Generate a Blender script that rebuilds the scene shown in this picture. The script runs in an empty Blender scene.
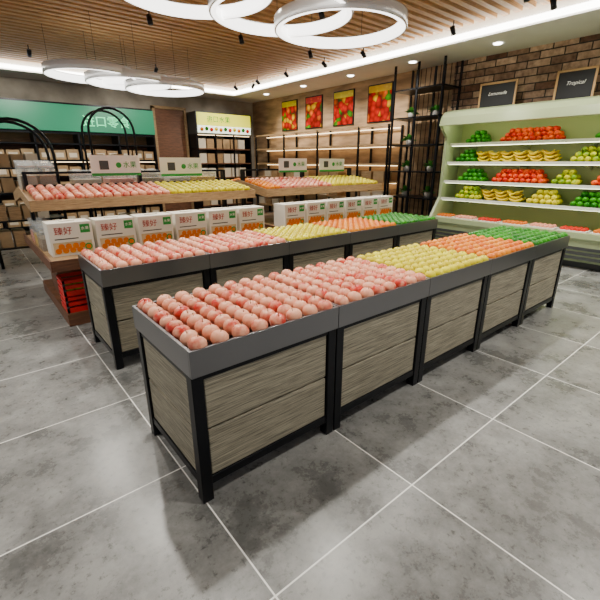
import bpy, math, random
import numpy as np
from mathutils import Matrix, Vector
random.seed(7); rng=np.random.default_rng(7)
COL=bpy.context.scene.collection
# ------------------------------------------------------------------ materials
def newmat(name):
    m=bpy.data.materials.new(name); m.use_nodes=True
    return m, m.node_tree, m.node_tree.nodes['Principled BSDF']
def mat(name,c,rough=.5,metal=0,emit=None,es=0,noise=0,nscale=8,alpha=1,bump=0,stretch=(1,1,1)):
    m,nt,b=newmat(name)
    b.inputs['Base Color'].default_value=(*c,1); b.inputs['Roughness'].default_value=rough
    b.inputs['Metallic'].default_value=metal; b.inputs['Alpha'].default_value=alpha
    if emit: b.inputs['Emission Color'].default_value=(*emit,1); b.inputs['Emission Strength'].default_value=es
    if noise or bump:
        tc=nt.nodes.new('ShaderNodeTexCoord'); mp=nt.nodes.new('ShaderNodeMapping'); mp.inputs['Scale'].default_value=stretch
        n=nt.nodes.new('ShaderNodeTexNoise'); n.inputs['Scale'].default_value=nscale; n.inputs['Detail'].default_value=6
        nt.links.new(tc.outputs['Object'],mp.inputs[0]); nt.links.new(mp.outputs[0],n.inputs['Vector'])
        if noise:
            r=nt.nodes.new('ShaderNodeValToRGB')
            r.color_ramp.elements[0].position=.3; r.color_ramp.elements[1].position=.7
            r.color_ramp.elements[0].color=(*[max(0,x*(1-noise)) for x in c],1)
            r.color_ramp.elements[1].color=(*[min(1,x*(1+noise)) for x in c],1)
            nt.links.new(n.outputs[0],r.inputs[0]); nt.links.new(r.outputs[0],b.inputs['Base Color'])
        if bump:
            bp=nt.nodes.new('ShaderNodeBump'); bp.inputs['Strength'].default_value=bump
            nt.links.new(n.outputs[0],bp.inputs['Height']); nt.links.new(bp.outputs[0],b.inputs['Normal'])
    return m
def floor_mat(T,ox,oy):
    m,nt,b=newmat('concrete_tiles'); N=nt.nodes.new; L=nt.links.new
    tc=N('ShaderNodeTexCoord'); sp=N('ShaderNodeSeparateXYZ'); L(tc.outputs['Object'],sp.inputs[0])
    ds=[]; cells=[]
    for i,o in enumerate((ox,oy)):
        a=N('ShaderNodeMath');a.operation='SUBTRACT';L(sp.outputs[i],a.inputs[0]);a.inputs[1].default_value=o
        p=N('ShaderNodeMath');p.operation='PINGPONG';L(a.outputs[0],p.inputs[0]);p.inputs[1].default_value=T/2
        ds.append(p)
        d=N('ShaderNodeMath');d.operation='DIVIDE';L(a.outputs[0],d.inputs[0]);d.inputs[1].default_value=T
        f=N('ShaderNodeMath');f.operation='FLOOR';L(d.outputs[0],f.inputs[0]);cells.append(f)
    mn=N('ShaderNodeMath');mn.operation='MINIMUM';L(ds[0].outputs[0],mn.inputs[0]);L(ds[1].outputs[0],mn.inputs[1])
    g=N('ShaderNodeMath');g.operation='LESS_THAN';L(mn.outputs[0],g.inputs[0]);g.inputs[1].default_value=.0036
    cb=N('ShaderNodeCombineXYZ');L(cells[0].outputs[0],cb.inputs[0]);L(cells[1].outputs[0],cb.inputs[1])
    wn=N('ShaderNodeTexWhiteNoise');L(cb.outputs[0],wn.inputs['Vector'])
    off=N('ShaderNodeVectorMath');off.operation='MULTIPLY_ADD';L(wn.outputs['Color'],off.inputs[0]);off.inputs[1].default_value=(9,9,9);L(tc.outputs['Object'],off.inputs[2])
    n1=N('ShaderNodeTexNoise');n1.inputs['Scale'].default_value=2.6;n1.inputs['Detail'].default_value=12;n1.inputs['Roughness'].default_value=.74;L(off.outputs[0],n1.inputs['Vector'])
    n2=N('ShaderNodeTexNoise');n2.inputs['Scale'].default_value=30;n2.inputs['Detail'].default_value=8;n2.inputs['Roughness'].default_value=.75;L(off.outputs[0],n2.inputs['Vector'])
    r1=N('ShaderNodeValToRGB');e=r1.color_ramp.elements;e[0].position=.36;e[0].color=(.095,.097,.095,1);e[1].position=.63;e[1].color=(.29,.294,.288,1);L(n1.outputs[0],r1.inputs[0])
    r2=N('ShaderNodeValToRGB');e=r2.color_ramp.elements;e[0].position=.34;e[0].color=(.22,.22,.21,1);e[1].position=.45;e[1].color=(1,1,1,1);L(n2.outputs[0],r2.inputs[0])
    mu=N('ShaderNodeMix');mu.data_type='RGBA';mu.blend_type='MULTIPLY';mu.inputs[0].default_value=.8;L(r1.outputs[0],mu.inputs[6]);L(r2.outputs[0],mu.inputs[7])
    mx=N('ShaderNodeMix');mx.data_type='RGBA';L(g.outputs[0],mx.inputs[0]);L(mu.outputs[2],mx.inputs[6]);mx.inputs[7].default_value=(.85,.85,.82,1)
    L(mx.outputs[2],b.inputs['Base Color'])
    rr=N('ShaderNodeMapRange');L(n1.outputs[0],rr.inputs[0]);rr.inputs[3].default_value=.19;rr.inputs[4].default_value=.38;L(rr.outputs[0],b.inputs['Roughness'])
    return m
def wood_mat(name,c1,c2,sc=(1.2,1.2,45),rough=.55,scale=3,lo=.33,hi=.66):
    m,nt,b=newmat(name); N=nt.nodes.new; L=nt.links.new
    tc=N('ShaderNodeTexCoord'); mp=N('ShaderNodeMapping'); mp.inputs['Scale'].default_value=sc
    oi=N('ShaderNodeObjectInfo'); ad=N('ShaderNodeVectorMath'); ad.operation='MULTIPLY_ADD'
    cb=N('ShaderNodeCombineXYZ')
    for i in range(3): L(oi.outputs['Random'],cb.inputs[i])
    L(cb.outputs[0],ad.inputs[0]); ad.inputs[1].default_value=(13,7,5); L(tc.outputs['Object'],ad.inputs[2])
    L(ad.outputs[0],mp.inputs[0])
    n=N('ShaderNodeTexNoise'); n.inputs['Scale'].default_value=scale; n.inputs['Detail'].default_value=8; n.inputs['Roughness'].default_value=.7; n.inputs['Distortion'].default_value=.4
    L(mp.outputs[0],n.inputs['Vector'])
    r=N('ShaderNodeValToRGB'); e=r.color_ramp.elements; e[0].position=lo;e[0].color=(*c1,1);e[1].position=hi;e[1].color=(*c2,1)
    L(n.outputs[0],r.inputs[0]); L(r.outputs[0],b.inputs['Base Color']); b.inputs['Roughness'].default_value=rough
    bp=N('ShaderNodeBump'); bp.inputs['Strength'].default_value=.15; L(n.outputs[0],bp.inputs['Height']); L(bp.outputs[0],b.inputs['Normal'])
    return m
def fruit_mat(name,a,bc,lo=.4,hi=.62,scale=14,rough=.36):
    m,nt,b=newmat(name); N=nt.nodes.new; L=nt.links.new
    at=N('ShaderNodeAttribute'); at.attribute_name='tint'
    tc=N('ShaderNodeTexCoord'); n=N('ShaderNodeTexNoise'); n.inputs['Scale'].default_value=scale; n.inputs['Detail'].default_value=4
    L(tc.outputs['Object'],n.inputs['Vector'])
    s=N('ShaderNodeMath'); s.operation='MULTIPLY_ADD'; L(at.outputs['Fac'],s.inputs[0]); s.inputs[1].default_value=.3; L(n.outputs[0],s.inputs[2])
    s2=N('ShaderNodeMath'); s2.operation='SUBTRACT'; L(s.outputs[0],s2.inputs[0]); s2.inputs[1].default_value=.15
    r=N('ShaderNodeValToRGB'); e=r.color_ramp.elements; e[0].position=lo;e[0].color=(*a,1);e[1].position=hi;e[1].color=(*bc,1)
    L(s2.outputs[0],r.inputs[0]); L(r.outputs[0],b.inputs['Base Color']); b.inputs['Roughness'].default_value=rough
    b.inputs['Specular IOR Level'].default_value=.3
    return m
def poster_mat(name,seed):
    m,nt,b=newmat(name); N=nt.nodes.new; L=nt.links.new
    tc=N('ShaderNodeTexCoord'); mp=N('ShaderNodeMapping'); mp.inputs['Location'].default_value=(seed,seed*2,seed)
    L(tc.outputs['Object'],mp.inputs[0])
    v=N('ShaderNodeTexVoronoi'); v.inputs['Scale'].default_value=8.0; L(mp.outputs[0],v.inputs['Vector'])
    sp=N('ShaderNodeSeparateColor'); L(v.outputs['Color'],sp.inputs[0])
    r=N('ShaderNodeValToRGB'); r.color_ramp.interpolation='CONSTANT'
    cs=[(0,(.6,.01,.0)),(.3,(.9,.16,.0)),(.42,(.85,.48,.0)),(.58,(.06,.30,.0)),(.72,(.6,.01,.0))]
    e=r.color_ramp.elements; e[0].position=0;e[0].color=(*cs[0][1],1); e[1].position=cs[1][0]; e[1].color=(*cs[1][1],1)
    for p,c in cs[2:]:
        x=e.new(p); x.color=(*c,1)
    L(sp.outputs[seed_ch(seed)],r.inputs[0])
    r2=N('ShaderNodeValToRGB'); e=r2.color_ramp.elements; e[0].position=0;e[0].color=(1.2,1.2,1.1,1);e[1].position=.8;e[1].color=(.2,.14,.08,1)
    L(v.outputs['Distance'],r2.inputs[0])
    mu=N('ShaderNodeMix');mu.data_type='RGBA';mu.blend_type='MULTIPLY';mu.inputs[0].default_value=1;L(r.outputs[0],mu.inputs[6]);L(r2.outputs[0],mu.inputs[7])
    L(mu.outputs[2],b.inputs['Base Color']); b.inputs['Roughness'].default_value=.6; b.inputs['Specular IOR Level'].default_value=.15
    return m
def seed_ch(s): return int(s*10)%3
def brick_mat():
    m,nt,b=newmat('brick'); N=nt.nodes.new; L=nt.links.new
    tc=N('ShaderNodeTexCoord'); sp=N('ShaderNodeSeparateXYZ'); L(tc.outputs['Object'],sp.inputs[0])
    cb=N('ShaderNodeCombineXYZ'); L(sp.outputs[1],cb.inputs[0]); L(sp.outputs[2],cb.inputs[1])
    k=N('ShaderNodeTexBrick'); L(cb.outputs[0],k.inputs['Vector']); k.inputs['Scale'].default_value=1
    k.inputs['Brick Width'].default_value=.36; k.inputs['Row Height'].default_value=.115; k.inputs['Mortar Size'].default_value=.01
    k.inputs['Color1'].default_value=(.12,.055,.035,1); k.inputs['Color2'].default_value=(.58,.42,.29,1); k.inputs['Mortar'].default_value=(.04,.035,.03,1)
    n=N('ShaderNodeTexNoise'); n.inputs['Scale'].default_value=14; n.inputs['Detail'].default_value=6
    r=N('ShaderNodeValToRGB'); e=r.color_ramp.elements; e[0].position=.3; e[0].color=(.55,.5,.48,1); e[1].position=.65; e[1].color=(1.15,1.1,1.05,1)
    L(tc.outputs['Object'],n.inputs['Vector']); L(n.outputs[0],r.inputs[0])
    mu=N('ShaderNodeMix');mu.data_type='RGBA';mu.blend_type='MULTIPLY';mu.inputs[0].default_value=1;L(k.outputs[0],mu.inputs[6]);L(r.outputs[0],mu.inputs[7])
    L(mu.outputs[2],b.inputs['Base Color']); b.inputs['Roughness'].default_value=.8
    return m
M={}
M['floor']=floor_mat(.843,.015,-.55)
M['black']=mat('black_metal',(.006,.007,.010),.35,.6)
M['tray']=mat('tray_metal',(.22,.22,.23),.28,.9)
M['panel']=wood_mat('weathered_wood',(.085,.077,.056),(.44,.40,.29),(1.6,1.6,70),lo=.36,hi=.66)
M['wood']=wood_mat('light_wood',(.22,.13,.06),(.48,.31,.15),(3,3,30))
M['dkwood']=wood_mat('dark_wood',(.07,.028,.012),(.20,.08,.035),(2,2,25))
M['slat']=wood_mat('slat_wood',(.24,.12,.045),(.58,.34,.14),(1,25,25))
M['cream']=mat('ceiling_board',(.95,.75,.48),.7)
M['gyp']=mat('gypsum',(.66,.64,.59),.8,noise=.04,nscale=3)
M['conc']=mat('wall_concrete',(.30,.27,.22),.8,noise=.3,nscale=2.5,bump=.05)
M['conc2']=mat('wall_brown_plaster',(.40,.26,.14),.75,noise=.4,nscale=3,stretch=(1,.6,3))
M['brick']=brick_mat()
M['led']=mat('led_strip',(1,1,1),.5,emit=(1,.96,.88),es=14)
M['ringw']=mat('ring_shell',(.7,.7,.69),.2,.2)
M['ringe']=mat('ring_diffuser',(1,1,1),.5,emit=(1,.98,.93),es=4)
M['white']=mat('white_plastic',(.85,.85,.82),.4)
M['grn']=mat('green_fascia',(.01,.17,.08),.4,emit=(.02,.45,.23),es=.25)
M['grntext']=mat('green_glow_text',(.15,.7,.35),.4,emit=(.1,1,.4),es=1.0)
M['cool']=mat('cooler_enamel',(.40,.48,.27),.3)
M['coolin']=mat('cooler_interior',(.34,.39,.16),.4)
M['coolled']=mat('cooler_led',(1,1,1),.5,emit=(.97,1,.6),es=8)
M['rail']=mat('price_rail',(.85,.88,.80),.3)
M['dkgray']=mat('dark_gray',(.05,.055,.055),.4)
M['chalk']=mat('chalkboard',(.012,.013,.015),.7)
M['chalkw']=mat('chalk',(.85,.85,.8),.8)
M['frame']=mat('pine_frame',(.5,.3,.12),.5)
M['text_k']=mat('print_black',(.03,.03,.03),.6)
M['text_r']=mat('print_red',(.45,.03,.015),.5)
M['text_g']=mat('print_green',(.01,.32,.04),.5)
M['orangeprint']=fruit_mat('print_orange',(.75,.17,.0),(.85,.42,.01),scale=18,rough=.5)
M['card']=mat('carton_white',(.86,.82,.72),.55)
M['cardb']=mat('carton_beige',(.66,.50,.28),.55,noise=.2,nscale=12)
M['tan']=mat('tan_box',(.36,.24,.12),.6,noise=.35,nscale=4)
M['label']=mat('box_label',(.68,.60,.46),.6)
M['acryl']=mat('acrylic',(.85,.92,.95),.08,alpha=.22)
M['redc']=mat('red_crate',(.6,.008,.008),.4)
M['yelbox']=mat('lightbox_yellow',(.8,.8,.1),.4,emit=(.85,.85,.0),es=.85)
M['whbox']=mat('lightbox_white',(.9,.95,.85),.4,emit=(.85,1,.75),es=1.6)
M['warm']=mat('warm_strip',(1,.8,.5),.5,emit=(1,.72,.38),es=5)
M['leaf']=mat('leaf',(.04,.24,.02),.5,noise=.4,nscale=20)
M['pot']=mat('pot',(.5,.48,.45),.6)
M['stem']=mat('stem',(.12,.07,.03),.7)
M['apple']=fruit_mat('pink_apple',(.62,.045,.03),(.92,.44,.28),.28,.56,22,rough=.28)
M['yel']=fruit_mat('yellow_apple',(.66,.55,.0),(.82,.74,.0),scale=14)
M['org']=fruit_mat('orange_skin',(.72,.16,.0),(.84,.29,.0))
M['green']=fruit_mat('green_apple_skin',(.005,.15,.0),(.03,.29,.0))
M['tom']=fruit_mat('tomato_skin',(.6,.01,.0),(.9,.11,.0))
M['ban']=fruit_mat('banana_skin',(.72,.44,.0),(.9,.68,.0))
M['lime']=fruit_mat('lime_skin',(.18,.34,.0),(.6,.6,.0))
M['pinkp']=mat('pink_pack',(.8,.32,.22),.4)
# ------------------------------------------------------------------ mesh builder
class MB:
    def __init__(s): s.v=[];s.f=[];s.mi=[];s.mats=[];s.sm=[]
    def m(s,k):
        if k not in s.mats: s.mats.append(k)
        return s.mats.index(k)
    def add(s,vs,fs,k,smooth=False):
        o=len(s.v); s.v+= [tuple(v) for v in vs]; i=s.m(k)
        for f in fs: s.f.append(tuple(o+x for x in f)); s.mi.append(i); s.sm.append(smooth)
    def box(s,x0,x1,y0,y1,z0,z1,k,M4=None):
        vs=[(x,y,z) for z in (z0,z1) for y in (y0,y1) for x in (x0,x1)]
        if M4 is not None: vs=[M4@Vector(v) for v in vs]
        s.add(vs,[(0,2,3,1),(4,5,7,6),(0,1,5,4),(2,6,7,3),(0,4,6,2),(1,3,7,5)],k)
    def disc(s,x,y,z,r,k):
        s.add([(x+r*math.cos(t*math.pi/8),y,z+r*math.sin(t*math.pi/8)) for t in range(16)],[tuple(range(16))],k)
    def prism(s,prof,a0,a1,k,axis='y'):
        n=len(prof)
        P=(lambda p,a:(p[0],a,p[1])) if axis=='y' else (lambda p,a:(a,p[0],p[1]))
        vs=[P(p,a0) for p in prof]+[P(p,a1) for p in prof]
        fs=[(i,(i+1)%n,n+(i+1)%n,n+i) for i in range(n)]+[tuple(range(n))[::-1],tuple(range(n,2*n))]
        s.add(vs,fs,k)
    def tube(s,pts,r,k,n=8,closed=False,rs=None):
        pts=[Vector(p) for p in pts]; vs=[];N=len(pts)
        for i,p in enumerate(pts):
            a=pts[i-1] if (i>0 or closed) else p; b=pts[(i+1)%N] if (i<N-1 or closed) else p
            d=(b-a).normalized(); up=Vector((0,1,0)) if abs(d.y)<.9 else Vector((1,0,0))
            u=d.cross(up).normalized(); w=d.cross(u); rr=rs[i] if rs else r
            for j in range(n):
                t=2*math.pi*j/n; vs.append(p+u*math.cos(t)*rr+w*math.sin(t)*rr)
        fs=[]
        for i in range(N if closed else N-1):
            for j in range(n):
                q=(i+1)%N; fs.append((i*n+j,i*n+(j+1)%n,q*n+(j+1)%n,q*n+j))
        if not closed: fs+= [tuple(range(n))[::-1],tuple(range((N-1)*n,N*n))]
        s.add(vs,fs,k,True)
    def lathe(s,prof,c,k,n=24,closed=False):
        vs=[];P=len(prof)
        for j in range(n):
            t=2*math.pi*j/n
            for r,z in prof: vs.append((c[0]+r*math.cos(t),c[1]+r*math.sin(t),c[2]+z))
        fs=[]
        for j in range(n):
            q=(j+1)%n
            for i in range(P if closed else P-1):
                i2=(i+1)%P; fs.append((j*P+i,q*P+i,q*P+i2,j*P+i2))
        s.add(vs,fs,k,True)
    def sphere(s,c,r,k,n=10,m=7,sq=1):
        prof=[(max(1e-4,r*math.sin(math.pi*i/m)),-r*sq*math.cos(math.pi*i/m)) for i in range(m+1)]
        s.lathe(prof,c,k,n)
    def build(s,name,parent=None,loc=(0,0,0),bevel=0):
        me=bpy.data.meshes.new(name); L=Vector(loc)
        me.from_pydata([tuple(Vector(v)-L) for v in s.v],[],s.f)
        for k in s.mats: me.materials.append(M[k])
        me.polygons.foreach_set('material_index',s.mi); me.polygons.foreach_set('use_smooth',s.sm); me.update()
        o=bpy.data.objects.new(name,me); COL.objects.link(o)
        if parent: o.parent=parent
        else: o.location=L
        if bevel:
            b=o.modifiers.new('bevel','BEVEL'); b.width=bevel; b.segments=2; b.limit_method='ANGLE'
        return o
def empty(name,loc=(0,0,0)):
    e=bpy.data.objects.new(name,None); e.location=loc; e.empty_display_size=.1; COL.objects.link(e); return e
def text(body,name,loc,size,k,parent=None,rot=(math.pi/2,0,0),ext=.003,align='CENTER',shear=0):
    t=bpy.data.curves.new(name,'FONT'); t.body=body; t.size=size; t.extrude=ext; t.align_x=align; t.align_y='CENTER'; t.shear=shear
    t.materials.append(M[k]); o=bpy.data.objects.new(name,t); COL.objects.link(o)
    o.rotation_euler=rot
    if parent: o.parent=parent; o.location=Vector(loc)-parent.location
    else: o.location=loc
    return o
# ------------------------------------------------------------------ fruit templates
def lathe_tpl(prof,n):
    vs=[];P=len(prof)
    for j in range(n):
        t=2*math.pi*j/n
        for r,z in prof: vs.append((r*math.cos(t),r*math.sin(t),z))
    fs=[(j*P+i,((j+1)%n)*P+i,((j+1)%n)*P+i+1,j*P+i+1) for j in range(n) for i in range(P-1)]
    return np.array(vs),np.array(fs)
def apple_tpl(r=.04,n=16,m=10):
    prof=[]
    for i in range(m+1):
        p=math.pi*i/m
        rr=math.sin(p)*(1-.06*math.cos(p)); z=-math.cos(p)*.92
        if i==m: z=.70
        if i==0: z=-.78
        prof.append((max(rr*r,.0006),z*r))
    return lathe_tpl(prof,n)
def round_tpl(r=.04,n=14,m=9,sq=.96):
    return lathe_tpl([(max(r*math.sin(math.pi*i/m),.0006),-r*sq*math.cos(math.pi*i/m)) for i in range(m+1)],n)
def stem_tpl(r): return lathe_tpl([(.0018,.66*r),(.0014,1.18*r),(.0002,1.19*r)],5)
def banana_tpl():
    vs=[];fs=[];n=7;N=9
    for i in range(N):
        t=(i/(N-1)-.5)*1.9; R=.125
        c=np.array((R*math.sin(t),0,R*(1-math.cos(t))))
        rad=.021*(1-abs(i/(N-1)-.5)**3*6.5) if 0<i<N-1 else .004
        d=np.array((math.cos(t),0,math.sin(t))); w=np.array((-d[2],0,d[0])); u=np.array((0,1,0))
        for j in range(n):
            a=2*math.pi*j/n; vs.append(c+u*math.cos(a)*rad+w*math.sin(a)*rad)
    for i in range(N-1):
        for j in range(n): fs.append((i*n+j,i*n+(j+1)%n,(i+1)*n+(j+1)%n,(i+1)*n+j))
    return np.array(vs),np.array(fs)
def rotm(rx,ry,rz):
    return np.array(Matrix.Rotation(rz,3,'Z')@Matrix.Rotation(ry,3,'Y')@Matrix.Rotation(rx,3,'X'))
def fruits(name,pts,tpl,k,stem=None,tilt=.5,rots=None,loc=None,sv=.06):
    v,f=tpl; V=[];F=[];T=[];MI=[];o=0
    loc=np.array(loc if loc is not None else pts[0],float)
    for i,p in enumerate(pts):
        R=rotm(*(rots[i] if rots is not None else (rng.uniform(-tilt,tilt),rng.uniform(-tilt,tilt),rng.uniform(0,6.28))))
        s=1+rng.uniform(-sv,sv*.5); w=(v*s)@R.T+np.array(p)-loc
        V.append(w);F.append(f+o);o+=len(v);T.append(np.full(len(v),rng.random()));MI.append(np.zeros(len(f),int))
        if stem is not None:
            w=(stem[0]*s)@R.T+np.array(p)-loc; V.append(w);F.append(stem[1]+o);o+=len(w);T.append(np.zeros(len(w)));MI.append(np.ones(len(stem[1]),int))
    V=np.concatenate(V);F=np.concatenate(F);T=np.concatenate(T);MI=np.concatenate(MI)
    me=bpy.data.meshes.new(name); me.from_pydata(V.tolist(),[],F.tolist())
    me.materials.append(M[k]); me.materials.append(M['stem'])
    me.polygons.foreach_set('material_index',MI.tolist()); me.polygons.foreach_set('use_smooth',[True]*len(F))
    a=me.attributes.new('tint','FLOAT','POINT'); a.data.foreach_set('value',T.tolist()); me.update()
    ob=bpy.data.objects.new(name,me); ob.location=loc; COL.objects.link(ob); return ob
AP=apple_tpl(.0415); ST=stem_tpl(.0415); RO=round_tpl(.038); AP2=apple_tpl(.04,12,8)
# ------------------------------------------------------------------ room shell
XR=7.1; YB=10.3; XL=-4.2; YF=-4.0; ZS=3.3; ZW=3.46
b=MB(); b.box(XL,XR+.2,YF,YB+.2,-.1,0,'floor'); b.build('floor')
b=MB(); b.box(XR,XR+.15,YF,3.3,0,3.6,'brick'); b.build('wall_right')
b=MB(); b.box(XR,XR+.15,3.3,YB+.15,0,3.6,'conc2'); b.build('wall_right_rear')
b=MB(); b.box(XL,XR,YB,YB+.15,0,3.6,'conc'); b.build('wall_back')
b=MB()
b.box(5.8,XR,YF,YB,ZS,ZS+.2,'gyp'); b.box(XL,5.8,9.2,YB,ZS,ZS+.2,'gyp')
b.box(XL,5.8,YF,9.2,ZW+.06,ZW+.12,'cream')
b.build('ceiling')
b=MB(); y=YF+.1
while y<9.1:
    b.box(XL,5.7,y,y+.085,ZW-.03,ZW+.03,'slat'); y+=.17
for x in (-3,-1,1,3,5): b.box(x,x+.05,YF,9.1,ZW+.03,ZW+.055,'slat')
b.build('ceiling_slats')
b=MB(); b.box(5.72,5.8,YF,9.2,ZS-.01,ZS+.05,'led'); b.box(XL,5.72,9.12,9.2,ZS-.01,ZS+.05,'led'); b.build('trim_led_cove')
b=MB(); b.box(5.8,5.86,YF,9.2,ZS-.035,ZS,'gyp'); b.box(XL,5.8,9.2,9.26,ZS-.035,ZS,'gyp'); b.build('trim_cove_lip')
# ------------------------------------------------------------------ counters
Lm=.849; D=.689; H=.8
def counter_meshes():
    W=Lm-.008
    b=MB(); l=.055
    for x in (0,W-l):
        for y in (0,D-l): b.box(x,x+l,y,y+l,0,.675,'black')
    for z0,z1 in ((.085,.13),(.645,.675)):
        b.box(l,W-l,.006,.05,z0,z1,'black'); b.box(l,W-l,D-.05,D-.006,z0,z1,'black')
        b.box(.006,.05,l,D-l,z0,z1,'black'); b.box(W-.05,W-.006,l,D-l,z0,z1,'black')
    fr=b
    b=MB(); g=.006
    for z0,z1 in ((.132,.382),(.392,.644)):
        b.box(l+g,W-l-g,.012,.03,z0,z1,'panel'); b.box(l+g,W-l-g,D-.03,D-.012,z0,z1,'panel')
        b.box(.012,.03,l+g,D-l-g,z0,z1,'panel'); b.box(W-.03,W-.012,l+g,D-l-g,z0,z1,'panel')
    b.box(.032,W-.032,.032,D-.032,.12,.15,'black')
    pn=b
    b=MB(); t=.014;o=.012
    b.box(0-0.002,W+.002,-o,-o+t,.675,H,'tray'); b.box(-.002,W+.002,D+o-t,D+o,.675,H,'tray')
    b.box(-.002,t,-o+t,D+o-t,.675,H,'tray'); b.box(W-t,W+.002,-o+t,D+o-t,.675,H,'tray')
    b.box(t,W-t,-o+t,D+o-t,.745,.76,'tray')
    return fr,pn,b
fr,pn,tr=counter_meshes(); proto=None
kinds=[('pink_apples','apple'),('pink_apples','apple'),('yellow_apples','yel'),('oranges','org'),('green_apples','green')]
ROW2=(.061,1.593)
for rx,ry in ((0,0),ROW2):
    for i in range(5):
        e=empty('fruit_display_counter',(rx+i*Lm,ry,0))
        if proto is None:
            proto=[fr.build('frame',e,bevel=.003),pn.build('wood_panels',e,bevel=.004),tr.build('tray',e,bevel=.002)]
        else:
            for p in proto:
                q=p.copy(); COL.objects.link(q); q.parent=e
        nm,k=kinds[i]; small=k!='apple'
        nx,ny=(8,9) if not small else (9,8)
        pts=[]
        for a in range(nx):
            for c in range(ny):
                pts.append((rx+i*Lm+.057+(Lm-.122)*a/(nx-1)+rng.uniform(-.001,.001), ry+.033+(D-.066)*c/(ny-1)+rng.uniform(-.001,.001), .80+(.0 if not small else -.002)))
        if k=='apple': fruits(nm,pts,AP,k,ST,tilt=.3,sv=.02)
        elif k=='org': fruits(nm,pts,RO,k)
        else: fruits(nm,pts,apple_tpl(.039,14,9),k,stem_tpl(.039),tilt=.4,sv=.03)
# ------------------------------------------------------------------ gondolas
def bin_(x,y,z,w=.17,d=.26,h=.24,k='ban'):
    e=empty('acrylic_bulk_bin',(x,y,z)); b=MB(); t=.006
    b.box(x,x+t,y,y+d,z,z+h,'acryl'); b.box(x+w-t,x+w,y,y+d,z,z+h,'acryl'); b.box(x+t,x+w-t,y,y+t,z,z+h*.8,'acryl'); b.box(x+t,x+w-t,y+d-t,y+d,z,z+h,'acryl')
    b.prism([(y-.005,z+h*.8),(y+d,z+h),(y+d,z+h+.01),(y-.005,z+h*.8+.01)],x,x+w,'acryl','x')
    b.box(x,x+w,y-.008,y,z+h*.78,z+h*.84,'white')
    b.box(x+t,x+w-t,y+t,y+d-t,z,z+h*.5,k); b.build('bin',e,e.location)
def gondola(x0,x1,kindlist,signs,ymin=0):
    e=empty('wooden_fruit_gondola',(x0,2.6,0)); L=e.location
    b=MB()
    b.box(x0+.06,x1-.06,2.78,4.3,0,.13,'dkwood'); b.box(x0+.12,x1-.12,3.4,3.9,.13,.63,'dkwood')
    b.box(x0,x1,2.6,4.45,.63,.68,'wood'); b.box(x0-.015,x0,2.59,4.46,.6,.7,'dkwood'); b.box(x1,x1+.015,2.59,4.46,.6,.7,'dkwood')
    b.box(x0,x1,2.585,2.6,.6,.7,'dkwood')
    b.build('base_and_deck',e,L)
    b=MB()
    for s in (1,-1):
        yc=3.9
        b.prism([(yc-s*.7,1.10),(yc-s*.7,1.135),(yc,1.235),(yc,1.20)],x0,x1,'wood','x')
        b.box(x0-.01,x1+.01,min(yc-s*.7,yc-s*.72),max(yc-s*.7,yc-s*.72),1.075,1.175,'wood')
    for x in (x0-.012,x1):
        b.prism([(3.19,1.07),(3.19,1.175),(3.9,1.28),(4.61,1.175),(4.61,1.07),(3.9,1.17)],x,x+.012,'wood','x')
    b.build('upper_shelf',e,L)
    b=MB()
    for x in (x0+.05,(x0+x1)/2,x1-.08):
        b.box(x,x+.035,3.86,3.94,.68,1.42,'black'); b.box(x,x+.03,3.3,3.86,1.06,1.09,'black')
    b.box(x0+.05,x1-.05,3.885,3.915,1.40,1.425,'black'); b.box(x0+.05,x1-.05,3.885,3.915,1.27,1.285,'black')
    b.build('metal_frame',e,L)
    ny=7
    for nm,k,a0,a1 in kindlist:
        nx=max(2,int((a1-a0)/.086)); pts=[]
        for a in range(nx):
            for c in range(ny):
                y=3.26+.085*c; pts.append((a0+.045+(a1-a0-.09)*a/(nx-1),y+rng.uniform(-.003,.003),1.135+(y-3.2)*.143+.042))
        fruits(nm,pts,AP2 if k!='org' else RO,k)
        pts2=[(p[0],7.8-p[1],p[2]) for p in pts if 7.8-p[1]>ymin]
        fruits(nm,pts2,AP2 if k!='org' else RO,k)
    for a0,a1,z0,z1 in signs:
        s=empty('promo_sign_card',((a0+a1)/2,3.84,1.425)); sl=s.location
        b=MB(); b.box(a0,a1,3.83,3.838,z0,z1,'white')
        q=a0+.17*(a1-a0); h=.10
        b.box(q,q+h,3.8275,3.83,z0+.07,z0+.07+h,'dkgray')
        b.box(a0,a1,3.8275,3.83,z0,z0+.03,'text_g')
        b.disc(a0+.55*(a1-a0),3.8275,z0+.12,.032,'text_g')
        for x in (a0+.06,a1-.07): b.box(x,x+.01,3.838,3.85,1.41,z1-.03,'black')
        b.build('card',s,sl)
        text('水果','lettering',(a0+.78*(a1-a0),3.827,z0+.12),.08,'text_g',s,ext=.001)
    return e
g1=(-.1,2.42); g2=(2.62,5.02)
gondola(*g1,[('pink_apples','apple',-.06,1.3),('yellow_apples','yel',1.3,2.4)],[(.62,1.18,1.37,1.6),(1.43,2.0,1.35,1.58)],4.36)
gondola(*g2,[('oranges','org',2.64,2.9),('pink_apples','apple',2.9,3.9),('yellow_apples','yel',3.9,5.0)],[(3.31,3.88,1.37,1.58),(4.16,4.75,1.37,1.58)])
bin_(-.07,3.95,1.235,.16,.3,.30,'label'); bin_(.11,3.95,1.235,.16,.3,.30,'tan')
for i in range(5): bin_(.45+i*.38,3.96,1.235,.3,.28,.19,('label','pinkp','tan','label','ban')[i])
for i,k in enumerate(('tan','ban','pinkp')): bin_(-.08,3.22+.28*i,.68,k=k)
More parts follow.
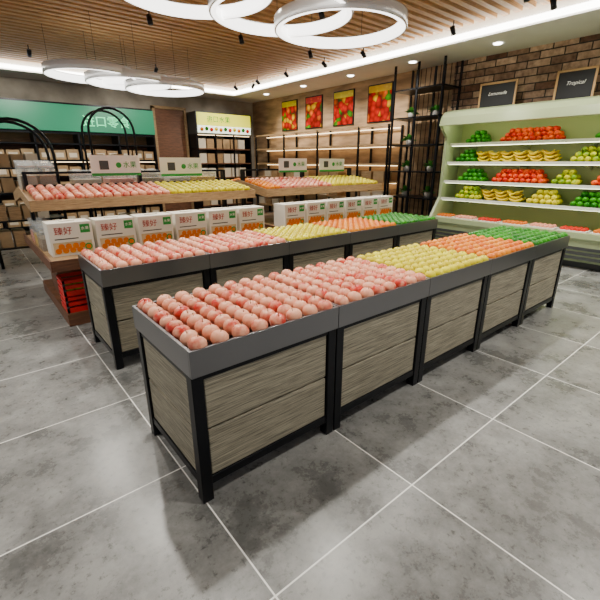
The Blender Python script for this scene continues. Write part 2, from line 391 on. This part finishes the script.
# cartons
def carton(x,y,w=.37,d=.26,h=.31,z=.68):
    e=empty('fruit_carton',(x,y,z)); L=e.location
    b=MB(); b.box(x,x+w,y,y+d,z,z+h,'card'); b.box(x+.12,x+w-.12,y+.1,y+.16,z+h,z+h+.012,'card')
    b.build('box',e,L,bevel=.003)
    b=MB(); yy=y-.0015
    b.box(x+.02,x+w-.02,yy,y-.0005,z+.02,z+h*.42,'cardb')
    b.box(x+.04,x+w-.13,yy,y-.0005,z+h*.50,z+h*.53,'text_k')
    b.box(x+w-.105,x+w-.02,yy,y-.0005,z+h*.66,z+h*.92,'text_g')
    for i in range(8):
        cx=x+.055+(w-.16)*i/7; cz=z+.05+(.04 if i%2 else 0)
        b.disc(cx,yy-.001-.0003*i,cz,.027,'orangeprint')
    b.disc(x+w-.055,yy-.005,z+.07,.034,'text_g'); b.disc(x+w-.055,yy-.0055,z+.07,.022,'orangeprint')
    b.build('print',e,L)
    text('臻好','lettering',(x+.12,y-.002,z+h*.74),.078,'text_r',e,ext=.001)
    text('水果','lettering_small',(x+w-.0625,y-.003,z+h*.79),.035,'card',e,ext=.001)
for i in range(6): carton(-.05+i*.405,2.86)
for i in range(6): carton(2.68+i*.385,2.86,.35)
# red crates on plinth
e=empty('red_fruit_crate',(-.03,2.8,.13)); b=MB()
x0,y0=-.03,2.8
for z in (.13,.30):
    for (a,c,d_,f) in ((x0,x0+.42,y0,y0+.02),(x0,x0+.42,y0+.3,y0+.32),(x0,x0+.02,y0+.02,y0+.3),(x0+.4,x0+.42,y0+.02,y0+.3)):
        b.box(a,c,d_,f,z,z+.05,'redc'); b.box(a,c,d_,f,z+.07,z+.105,'redc'); b.box(a,c,d_,f,z+.125,z+.155,'redc')
    for cx in (x0,x0+.4):
        for cy in (y0,y0+.3): b.box(cx,cx+.02,cy,cy+.02,z,z+.155,'dkgray')
    b.box(x0+.02,x0+.4,y0+.02,y0+.3,z,z+.015,'dkgray')
b.build('crate_slats',e,e.location)
fruits('green_apples',[(x0+.07+.07*i,y0+.07+.07*j,.30+.055) for i in range(5) for j in range(3)],AP2,'lime')
# ------------------------------------------------------------------ snack shelving with green fascia along back wall
e=empty('snack_shelving',(0,9.7,0)); b=MB(); X0,X1=-3.6,3.6
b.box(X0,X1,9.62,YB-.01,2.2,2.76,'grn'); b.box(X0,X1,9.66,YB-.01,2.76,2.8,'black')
for i in range(9):
    x=X0+i*.9; b.box(x-.02,x+.02,9.7,YB-.02,0,2.2,'black')
for z in (.12,.5,.86,1.22,1.58,1.94): b.box(X0,X1,9.7,YB-.03,z-.03,z,'black')
b.box(X0,X1,YB-.03,YB-.01,0,2.2,'dkwood')
b.box(X0,X1,9.68,9.70,2.14,2.2,'black')
b.build('shelf_frame',e,e.location)
b=MB()
for z in (2.2,1.55): b.box(X0+.05,X1-.05,9.72,9.735,z-.03,z-.018,'warm')
b.build('shelf_led',e,e.location)
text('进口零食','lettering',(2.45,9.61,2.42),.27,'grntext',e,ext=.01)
b=MB()
for z in (.12,.5,.86,1.22,1.58):
    for c in range(8):
        for j in range(3):
            x=X0+c*.9+.04+j*.28; w=.245; h=rng.uniform(.2,.24)
            k=('tan','tan','wood','tan')[rng.integers(0,4)]
            b.box(x,x+w,9.76,10.05,z,z+h,k); b.box(x+.04,x+w-.04,9.755,9.76,z+.05,z+.15,'label')
b.build('packaged_snacks',None,(0,9.75,.12))
e=empty('door_1',(4.4,YB,0)); b=MB()
b.box(3.85,4.72,YB-.08,YB-.005,0,2.9,'dkwood'); b.box(3.8,3.87,YB-.12,YB-.005,0,2.95,'wood'); b.box(4.7,4.77,YB-.12,YB-.005,0,2.95,'wood'); b.box(3.8,4.77,YB-.12,YB-.005,2.9,2.97,'wood'); b.box(4.58,4.61,YB-.13,YB-.08,1.0,1.25,'rail')
b.build('door_leaf',e,e.location)
e=empty('lightbox_shelf_unit',(5.7,9.7,0)); b=MB()
b.box(4.8,6.6,9.66,YB-.01,2.28,2.86,'dkgray'); b.box(4.83,6.57,9.65,9.66,2.50,2.83,'yelbox'); b.box(4.83,6.57,9.65,9.66,2.31,2.50,'whbox')
for x in (4.8,5.38,5.98,6.56): b.box(x,x+.04,9.7,YB-.02,0,2.28,'black')
for z in (.3,.7,1.1,1.5,1.9): b.box(4.8,6.6,9.7,YB-.02,z-.03,z,'dkwood')
for z in (.3,.7,1.1,1.5,1.9):
    x=4.87
    while x<6.3:
        b.box(x,x+.22,9.74,10,z,z+.26,('tan','label','wood')[rng.integers(0,3)]); x+=.26
b.box(4.85,6.55,9.715,9.73,2.25,2.265,'warm')
b.build('unit',e,e.location)
text('进口水果','lettering',(5.5,9.645,2.66),.19,'text_g',e,ext=.003)
b=MB()
for i in range(11):
    b.sphere((4.95+i*.15,9.64,2.40+.02*(i%2)),.055,('org','green','tom','yel')[i%4],10,6)
b.build('fruit_emblems',e,e.location)
def arch(x0,x1,y,z):
    e=empty('arched_snack_rack',((x0+x1)/2,y,0)); b=MB(); r=(x1-x0)/2; xc=(x0+x1)/2
    for yy in (y,y+.5):
        pts=[(x0,yy,0),(x0,yy,z-r)]+[(xc-r*math.cos(math.pi*i/14),yy,z-r+r*math.sin(math.pi*i/14)) for i in range(1,14)]+[(x1,yy,z-r),(x1,yy,0)]
        b.tube(pts,.022,'black')
    for zz in (.3,.7,1.1,1.45): b.box(x0,x1,y,y+.5,zz-.025,zz,'black')
    for zz in (.3,.7,1.1,1.45):
        x=x0+.05
        while x<x1-.18:
            b.box(x,x+.15,y+.05,y+.4,zz,zz+rng.uniform(.16,.24),('tan','label','dkwood','wood')[rng.integers(0,4)]); x+=.18
    b.build('rack',e,e.location)
arch(-.35,.6,5.9,2.1); arch(1.4,2.2,7.0,2.46); arch(-1.6,-.5,5.9,2.1)
# ------------------------------------------------------------------ posters
specs=[(8.02,8.72),(6.98,7.66),(5.86,6.56),(4.72,5.42)]
for i,(a,c) in enumerate(specs):
    M['poster%d'%i]=poster_mat('poster_print_%d'%i,i*3.7+1)
    e=empty('fruit_poster',(XR,(a+c)/2,2.8)); b=MB(); z0,z1=2.38,3.17
    b.box(XR-.03,XR-.002,a,c,z0,z1,'black'); b.box(XR-.034,XR-.03,a+.025,c-.025,z0+.025,z1-.025,'poster%d'%i)
    b.box(XR-.036,XR-.034,a+.025,c-.025,z1-.16,z1-.025,('yel','tom','yel','ban')[i])
    b.build('frame_and_print',e,e.location)
e=empty('produce_shelf_unit',(6.9,7,0)); b=MB()
for y in (9.4,8.0,6.6,5.2,4.35):
    b.box(6.58,6.62,y,y+.04,0,2.28,'black'); b.box(7.03,7.07,y,y+.04,0,2.28,'black')
b.box(6.58,6.62,4.35,9.44,2.24,2.28,'wood')
for z in (.3,.72,1.12,1.5,1.9):
    b.box(6.6,7.06,4.37,9.42,z-.04,z,'wood')
b.build('frame',e,e.location)
b=MB()
for z in (1.12,1.5,1.9,2.28): b.box(6.98,7.02,4.4,9.4,z-.06,z-.045,'warm')
b.build('shelf_led',e,e.location)
b=MB()
for z in (.3,.72,1.12):
    y=4.5
    while y<9.2:
        if rng.random()<.75: b.box(6.68,6.96,y,y+.3,z,z+rng.uniform(.14,.22),('tan','wood','label')[rng.integers(0,3)])
        y+=.36
b.build('wooden_boxes',None,(6.68,4.5,.3))
# ------------------------------------------------------------------ black rack with plants
e=empty('black_plant_rack',(6.7,3.6,0)); b=MB()
for y in (3.08,3.62,4.15):
    for x in (6.42,6.98): b.box(x,x+.035,y,y+.035,0,3.28,'black')
for z in (.35,.85,1.35,1.85,2.35,2.85):
    b.box(6.42,7.0,3.08,4.18,z-.025,z,'black')
for y in np.arange(3.2,4.15,.11): b.box(7.0,7.01,y,y+.01,0,3.28,'black')
b.build('rack',e,e.location)
def plant(x,y,z,s=.16):
    e=empty('potted_plant',(x,y,z)); b=MB()
    b.lathe([(.001,0),(.05,0),(.065,.1),(.055,.1),(.05,.08),(.001,.08)],(x,y,z),'pot',14)
    for i in range(34):
        a=rng.uniform(0,6.28); el=rng.uniform(.1,1.4); l=s*rng.uniform(.6,1.2)
        d=Vector((math.cos(a)*math.cos(el),math.sin(a)*math.cos(el),math.sin(el))); p=Vector((x,y,z+.09)); u=Vector((-math.sin(a),math.cos(a),0))*l*.2
        q=p+d*l*.6; t=p+d*l+Vector((0,0,-.25*l))
        b.add([p,q+u,t,q-u],[(0,1,2,3)],'leaf',True)
    b.build('foliage',e,e.location)
for (y,z) in ((3.35,.85),(3.9,.85),(3.35,1.35),(3.9,1.85),(3.35,2.35),(3.9,2.35),(3.9,1.35)): plant(6.68,y,z)
# ------------------------------------------------------------------ refrigerated case
CY0,CY1=-1.8,2.93
e=empty('open_refrigerated_display_case',(6.6,.6,0)); b=MB()
b.box(6.45,7.08,CY0,CY1,0,.1,'dkgray')
b.prism([(6.38,.1),(6.30,.16),(6.30,.42),(6.26,.46),(6.26,.54),(6.33,.54),(6.36,.46),(7.08,.40),(7.08,.1)],CY0,CY1,'cool')
for z in (.15,.22,.29): b.box(6.285,6.30,CY0,CY1,z,z+.045,'dkgray')
b.box(7.0,7.08,CY0,CY1,.4,2.3,'coolin')
b.prism([(7.08,2.4),(6.55,2.4),(6.40,2.36),(6.31,2.27),(6.28,2.14),(6.33,2.13),(6.40,2.2),(6.5,2.24),(7.08,2.26)],CY0,CY1,'cool')
for y in (CY1,CY0-.05):
    b.prism([(6.28,0),(6.26,.54),(6.50,.9),(6.50,1.95),(6.28,2.14),(6.31,2.27),(6.40,2.36),(6.55,2.4),(7.08,2.4),(7.08,0)],y,y+.05,'cool')
b.build('cabinet',e,e.location)
b=MB(); b.box(6.42,6.48,CY0+.03,CY1-.03,2.165,2.19,'coolled')
b.build('light_tube',e,e.location)
b=MB(); SH=[(1.84,6.62),(1.52,6.58),(1.19,6.54),(.88,6.5)]
for z,x in SH:
    b.box(x,7.0,CY0+.01,CY1-.01,z-.03,z-.005,'coolin'); b.box(x-.012,x,CY0+.01,CY1-.01,z-.035,z+.012,'rail')
    for y in np.arange(CY0+.6,CY1,.95): b.prism([(x+.02,z-.03),(7.0,z-.03),(7.0,z-.12)],y,y+.015,'cool')
b.build('shelves',e,e.location)
b=MB()
for z,x in SH: b.box(x+.03,x+.045,CY0+.03,CY1-.03,z-.042,z-.032,'coolled')
b.build('shelf_light_tubes',e,e.location)
AP3=apple_tpl(.047,12,8)
def heap(name,k,y0,y1,z,x0,r=.047,layers=3):
    pts=[]
    for l in range(layers):
        a0,a1=y0+l*r,y1-l*r; n=int((a1-a0)/(2*r))
        for i in range(max(n,1)):
            for j in range(3 if l<2 else 2):
                pts.append((x0+.04+j*2*r*.95+l*r+rng.uniform(-.006,.006),a0+r+i*2*r+rng.uniform(-.006,.006),z+r*.9+l*r*1.45))
    fruits(name,pts,AP3,k)
BT=banana_tpl()
def bananas(y0,y1,z,x0):
    pts=[];rots=[]
    y=y0
    while y<y1-.16:
        for l in range(3):
            for j in range(6):
                pts.append((x0+.02+j*.034+rng.uniform(-.004,.004),y+.1+rng.uniform(-.01,.01)+.03*l,z+.02+.055*l))
                rots.append((0,rng.uniform(-.15,.15),math.pi/2+rng.uniform(-.35,.35)))
        y+=.22
    fruits('bananas',pts,BT,'ban',rots=rots)
def layout(z,x,items):
    for nm,k,a,c in items:
        if k=='ban': bananas(a,c,z,x+.1)
        else: heap(nm,k,a,c,z,x+.03)
layout(1.84,6.62,[('green_apples','green',2.28,2.72),('tomatoes','tom',1.1,2.05),('green_apples','green',.1,.75),('tomatoes','tom',-.9,-.2)])
layout(1.52,6.58,[('green_apples','green',2.42,2.88),('bananas','ban',1.75,2.38),('bananas','ban',1.1,1.72),('yellow_apples','lime',.35,1.0),('tomatoes','tom',-.4,.2)])
layout(1.19,6.54,[('green_apples','green',2.2,2.72),('tomatoes','tom',1.2,2.1),('yellow_apples','lime',.72,1.14),('tomatoes','tom',.0,.65)])
layout(.88,6.5,[('yellow_apples','lime',2.2,2.75),('bananas','ban',1.5,2.15),('yellow_apples','yel',.92,1.44),('green_apples','green',.3,.85),('yellow_apples','yel',-.4,.25)])
for i,y in enumerate(np.arange(-.9,2.7,.44)):
    e=empty('packaged_fruit_tray',(6.4,y,.46)); b=MB(); z=.475
    b.prism([(y+.01,z),(y+.39,z),(y+.4,z+.07),(y,z+.07)],6.40,6.68,'white','x')
    for a in range(5):
        for c in range(3): b.sphere((6.46+c*.075,y+.06+a*.07,z+.08),.034,('tom','pinkp','org')[i%3],8,6)
    b.build('tray',e,e.location)
for (a,c,z0,z1,tx) in ((1.98,2.62,2.4,2.82,'Lemonade'),(.86,1.4,2.4,2.84,'Tropical')):
    e=empty('chalkboard_sign',(6.75,(a+c)/2,2.4)); b=MB()
    x=6.86; f=.03
    b.box(x,x+.02,a,c,z0,z0+f,'frame'); b.box(x,x+.02,a,c,z1-f,z1,'frame'); b.box(x,x+.02,a,a+f,z0+f,z1-f,'frame'); b.box(x,x+.02,c-f,c,z0+f,z1-f,'frame')
    b.box(x+.006,x+.018,a+f,c-f,z0+f,z1-f,'chalk'); b.box(x+.02,x+.14,(a+c)/2-.02,(a+c)/2+.02,z0,z0+.02,'frame')
    b.build('board',e,e.location)
    text(tx,'lettering',(x+.004,(a+c)/2,(z0+z1)/2+.03),.075,'chalkw',e,rot=(math.pi/2,0,-math.pi/2),ext=.0005,shear=.4)
# ------------------------------------------------------------------ ring pendants
def ring(x,y,z,r=.67):
    e=empty('ring_pendant_lamp',(x,y,z)); b=MB()
    b.lathe([(r,0),(r+.004,.01),(r+.004,.1),(r,.11),(r-.06,.11),(r-.065,.1)],(x,y,z),'ringw',72)
    b.lathe([(r-.065,.1),(r-.065,.012),(r-.06,0),(r-.015,0)],(x,y,z),'ringe',72)
    b.lathe([(r-.015,0),(r,0)],(x,y,z),'ringw',72)
    for i in range(3):
        t=2*math.pi*i/3+.4; px,py=x+(r-.03)*math.cos(t),y+(r-.03)*math.sin(t)
        b.tube([(px,py,z+.11),(px,py,ZW-.03)],.003,'black',5)
    b.build('ring',e,e.location)
for x,y,z in ((2.76,2.0,2.79),(2.09,2.10,2.82),(1.25,2.2,2.85)): ring(x,y,z)
for x,y,z in ((2.44,5.84,2.66),(1.85,5.84,2.70),(1.3,5.84,2.74)): ring(x,y,z,.64)
# ------------------------------------------------------------------ track spotlights (real lamps)
def spot(x,y,tx,ty,power,ang=95,z=3.42,tz=.8):
    e=empty('track_spotlight',(x,y,z)); d=(Vector((tx,ty,tz))-Vector((x,y,z-.16))).normalized(); b=MB()
    p=Vector((x,y,z-.12))
    b.tube([(x,y,z),(x,y,z-.1)],.008,'black',6); b.tube([p-d*.05,p+d*.06],.035,'black',12)
    b.build('head',e,e.location)
    l=bpy.data.lights.new('spot_lamp','SPOT'); l.energy=power; l.spot_size=math.radians(ang); l.spot_blend=.7; l.shadow_soft_size=.05; l.color=(1,.95,.85)
    o=bpy.data.objects.new('spot_lamp',l); COL.objects.link(o); o.parent=e; o.location=p+d*.075-e.location; o.rotation_euler=d.to_track_quat('-Z','Y').to_euler()
for x in (.6,2.0,3.4,4.8):
    spot(x,1.1,x,.5,165); spot(x,3.0,x,2.0,160); spot(x-.2,4.6,x-.2,3.6,160)
for x in (-1.5,.8,3.0): spot(x,7.6,x,9.6,190,tz=1.6)
spot(5.5,7.8,5.6,9.6,150,80,tz=1.8)
for y in (-.4,1.0,2.3): spot(5.3,y,6.7,y,140,80,tz=1.4)
for y in (4.0,5.0,6.2,7.3,8.3): spot(5.3,y,7.0,y,160,60,tz=2.1)
for x,y in ((5.2,-1.5),(3.5,-1.2),(1.2,-1.2),(-1.5,1.5),(-1.5,4)): spot(x,y,x,y,190,110,tz=0)
b=MB()
for y in (-1,.6,2.2,3.8,5.4,7,8.6):
    b.lathe([(.001,-.004),(.05,-.004),(.06,-.012),(.07,-.001)],(6.45,y,ZS-.001),'led',18)
b.build('recessed_downlights')
# ------------------------------------------------------------------ world + camera
w=bpy.data.worlds.new('w'); bpy.context.scene.world=w; w.use_nodes=True
w.node_tree.nodes['Background'].inputs[0].default_value=(1,.98,.96,1); w.node_tree.nodes['Background'].inputs[1].default_value=.58
cd=bpy.data.cameras.new('camera'); cam=bpy.data.objects.new('camera',cd); COL.objects.link(cam)
a=math.radians(50.57); p=math.radians(19.26)
F=Vector((math.cos(p)*math.cos(a),math.cos(p)*math.sin(a),-math.sin(p))); R=Vector((math.sin(a),-math.cos(a),0)); U=R.cross(F)
mt=Matrix((R,U,-F)).transposed().to_4x4(); mt.translation=Vector((-.563,-1.397,1.523)); cam.matrix_world=mt
cd.sensor_width=36; cd.lens=394.5/600*36; cd.clip_start=.05
bpy.context.scene.camera=cam
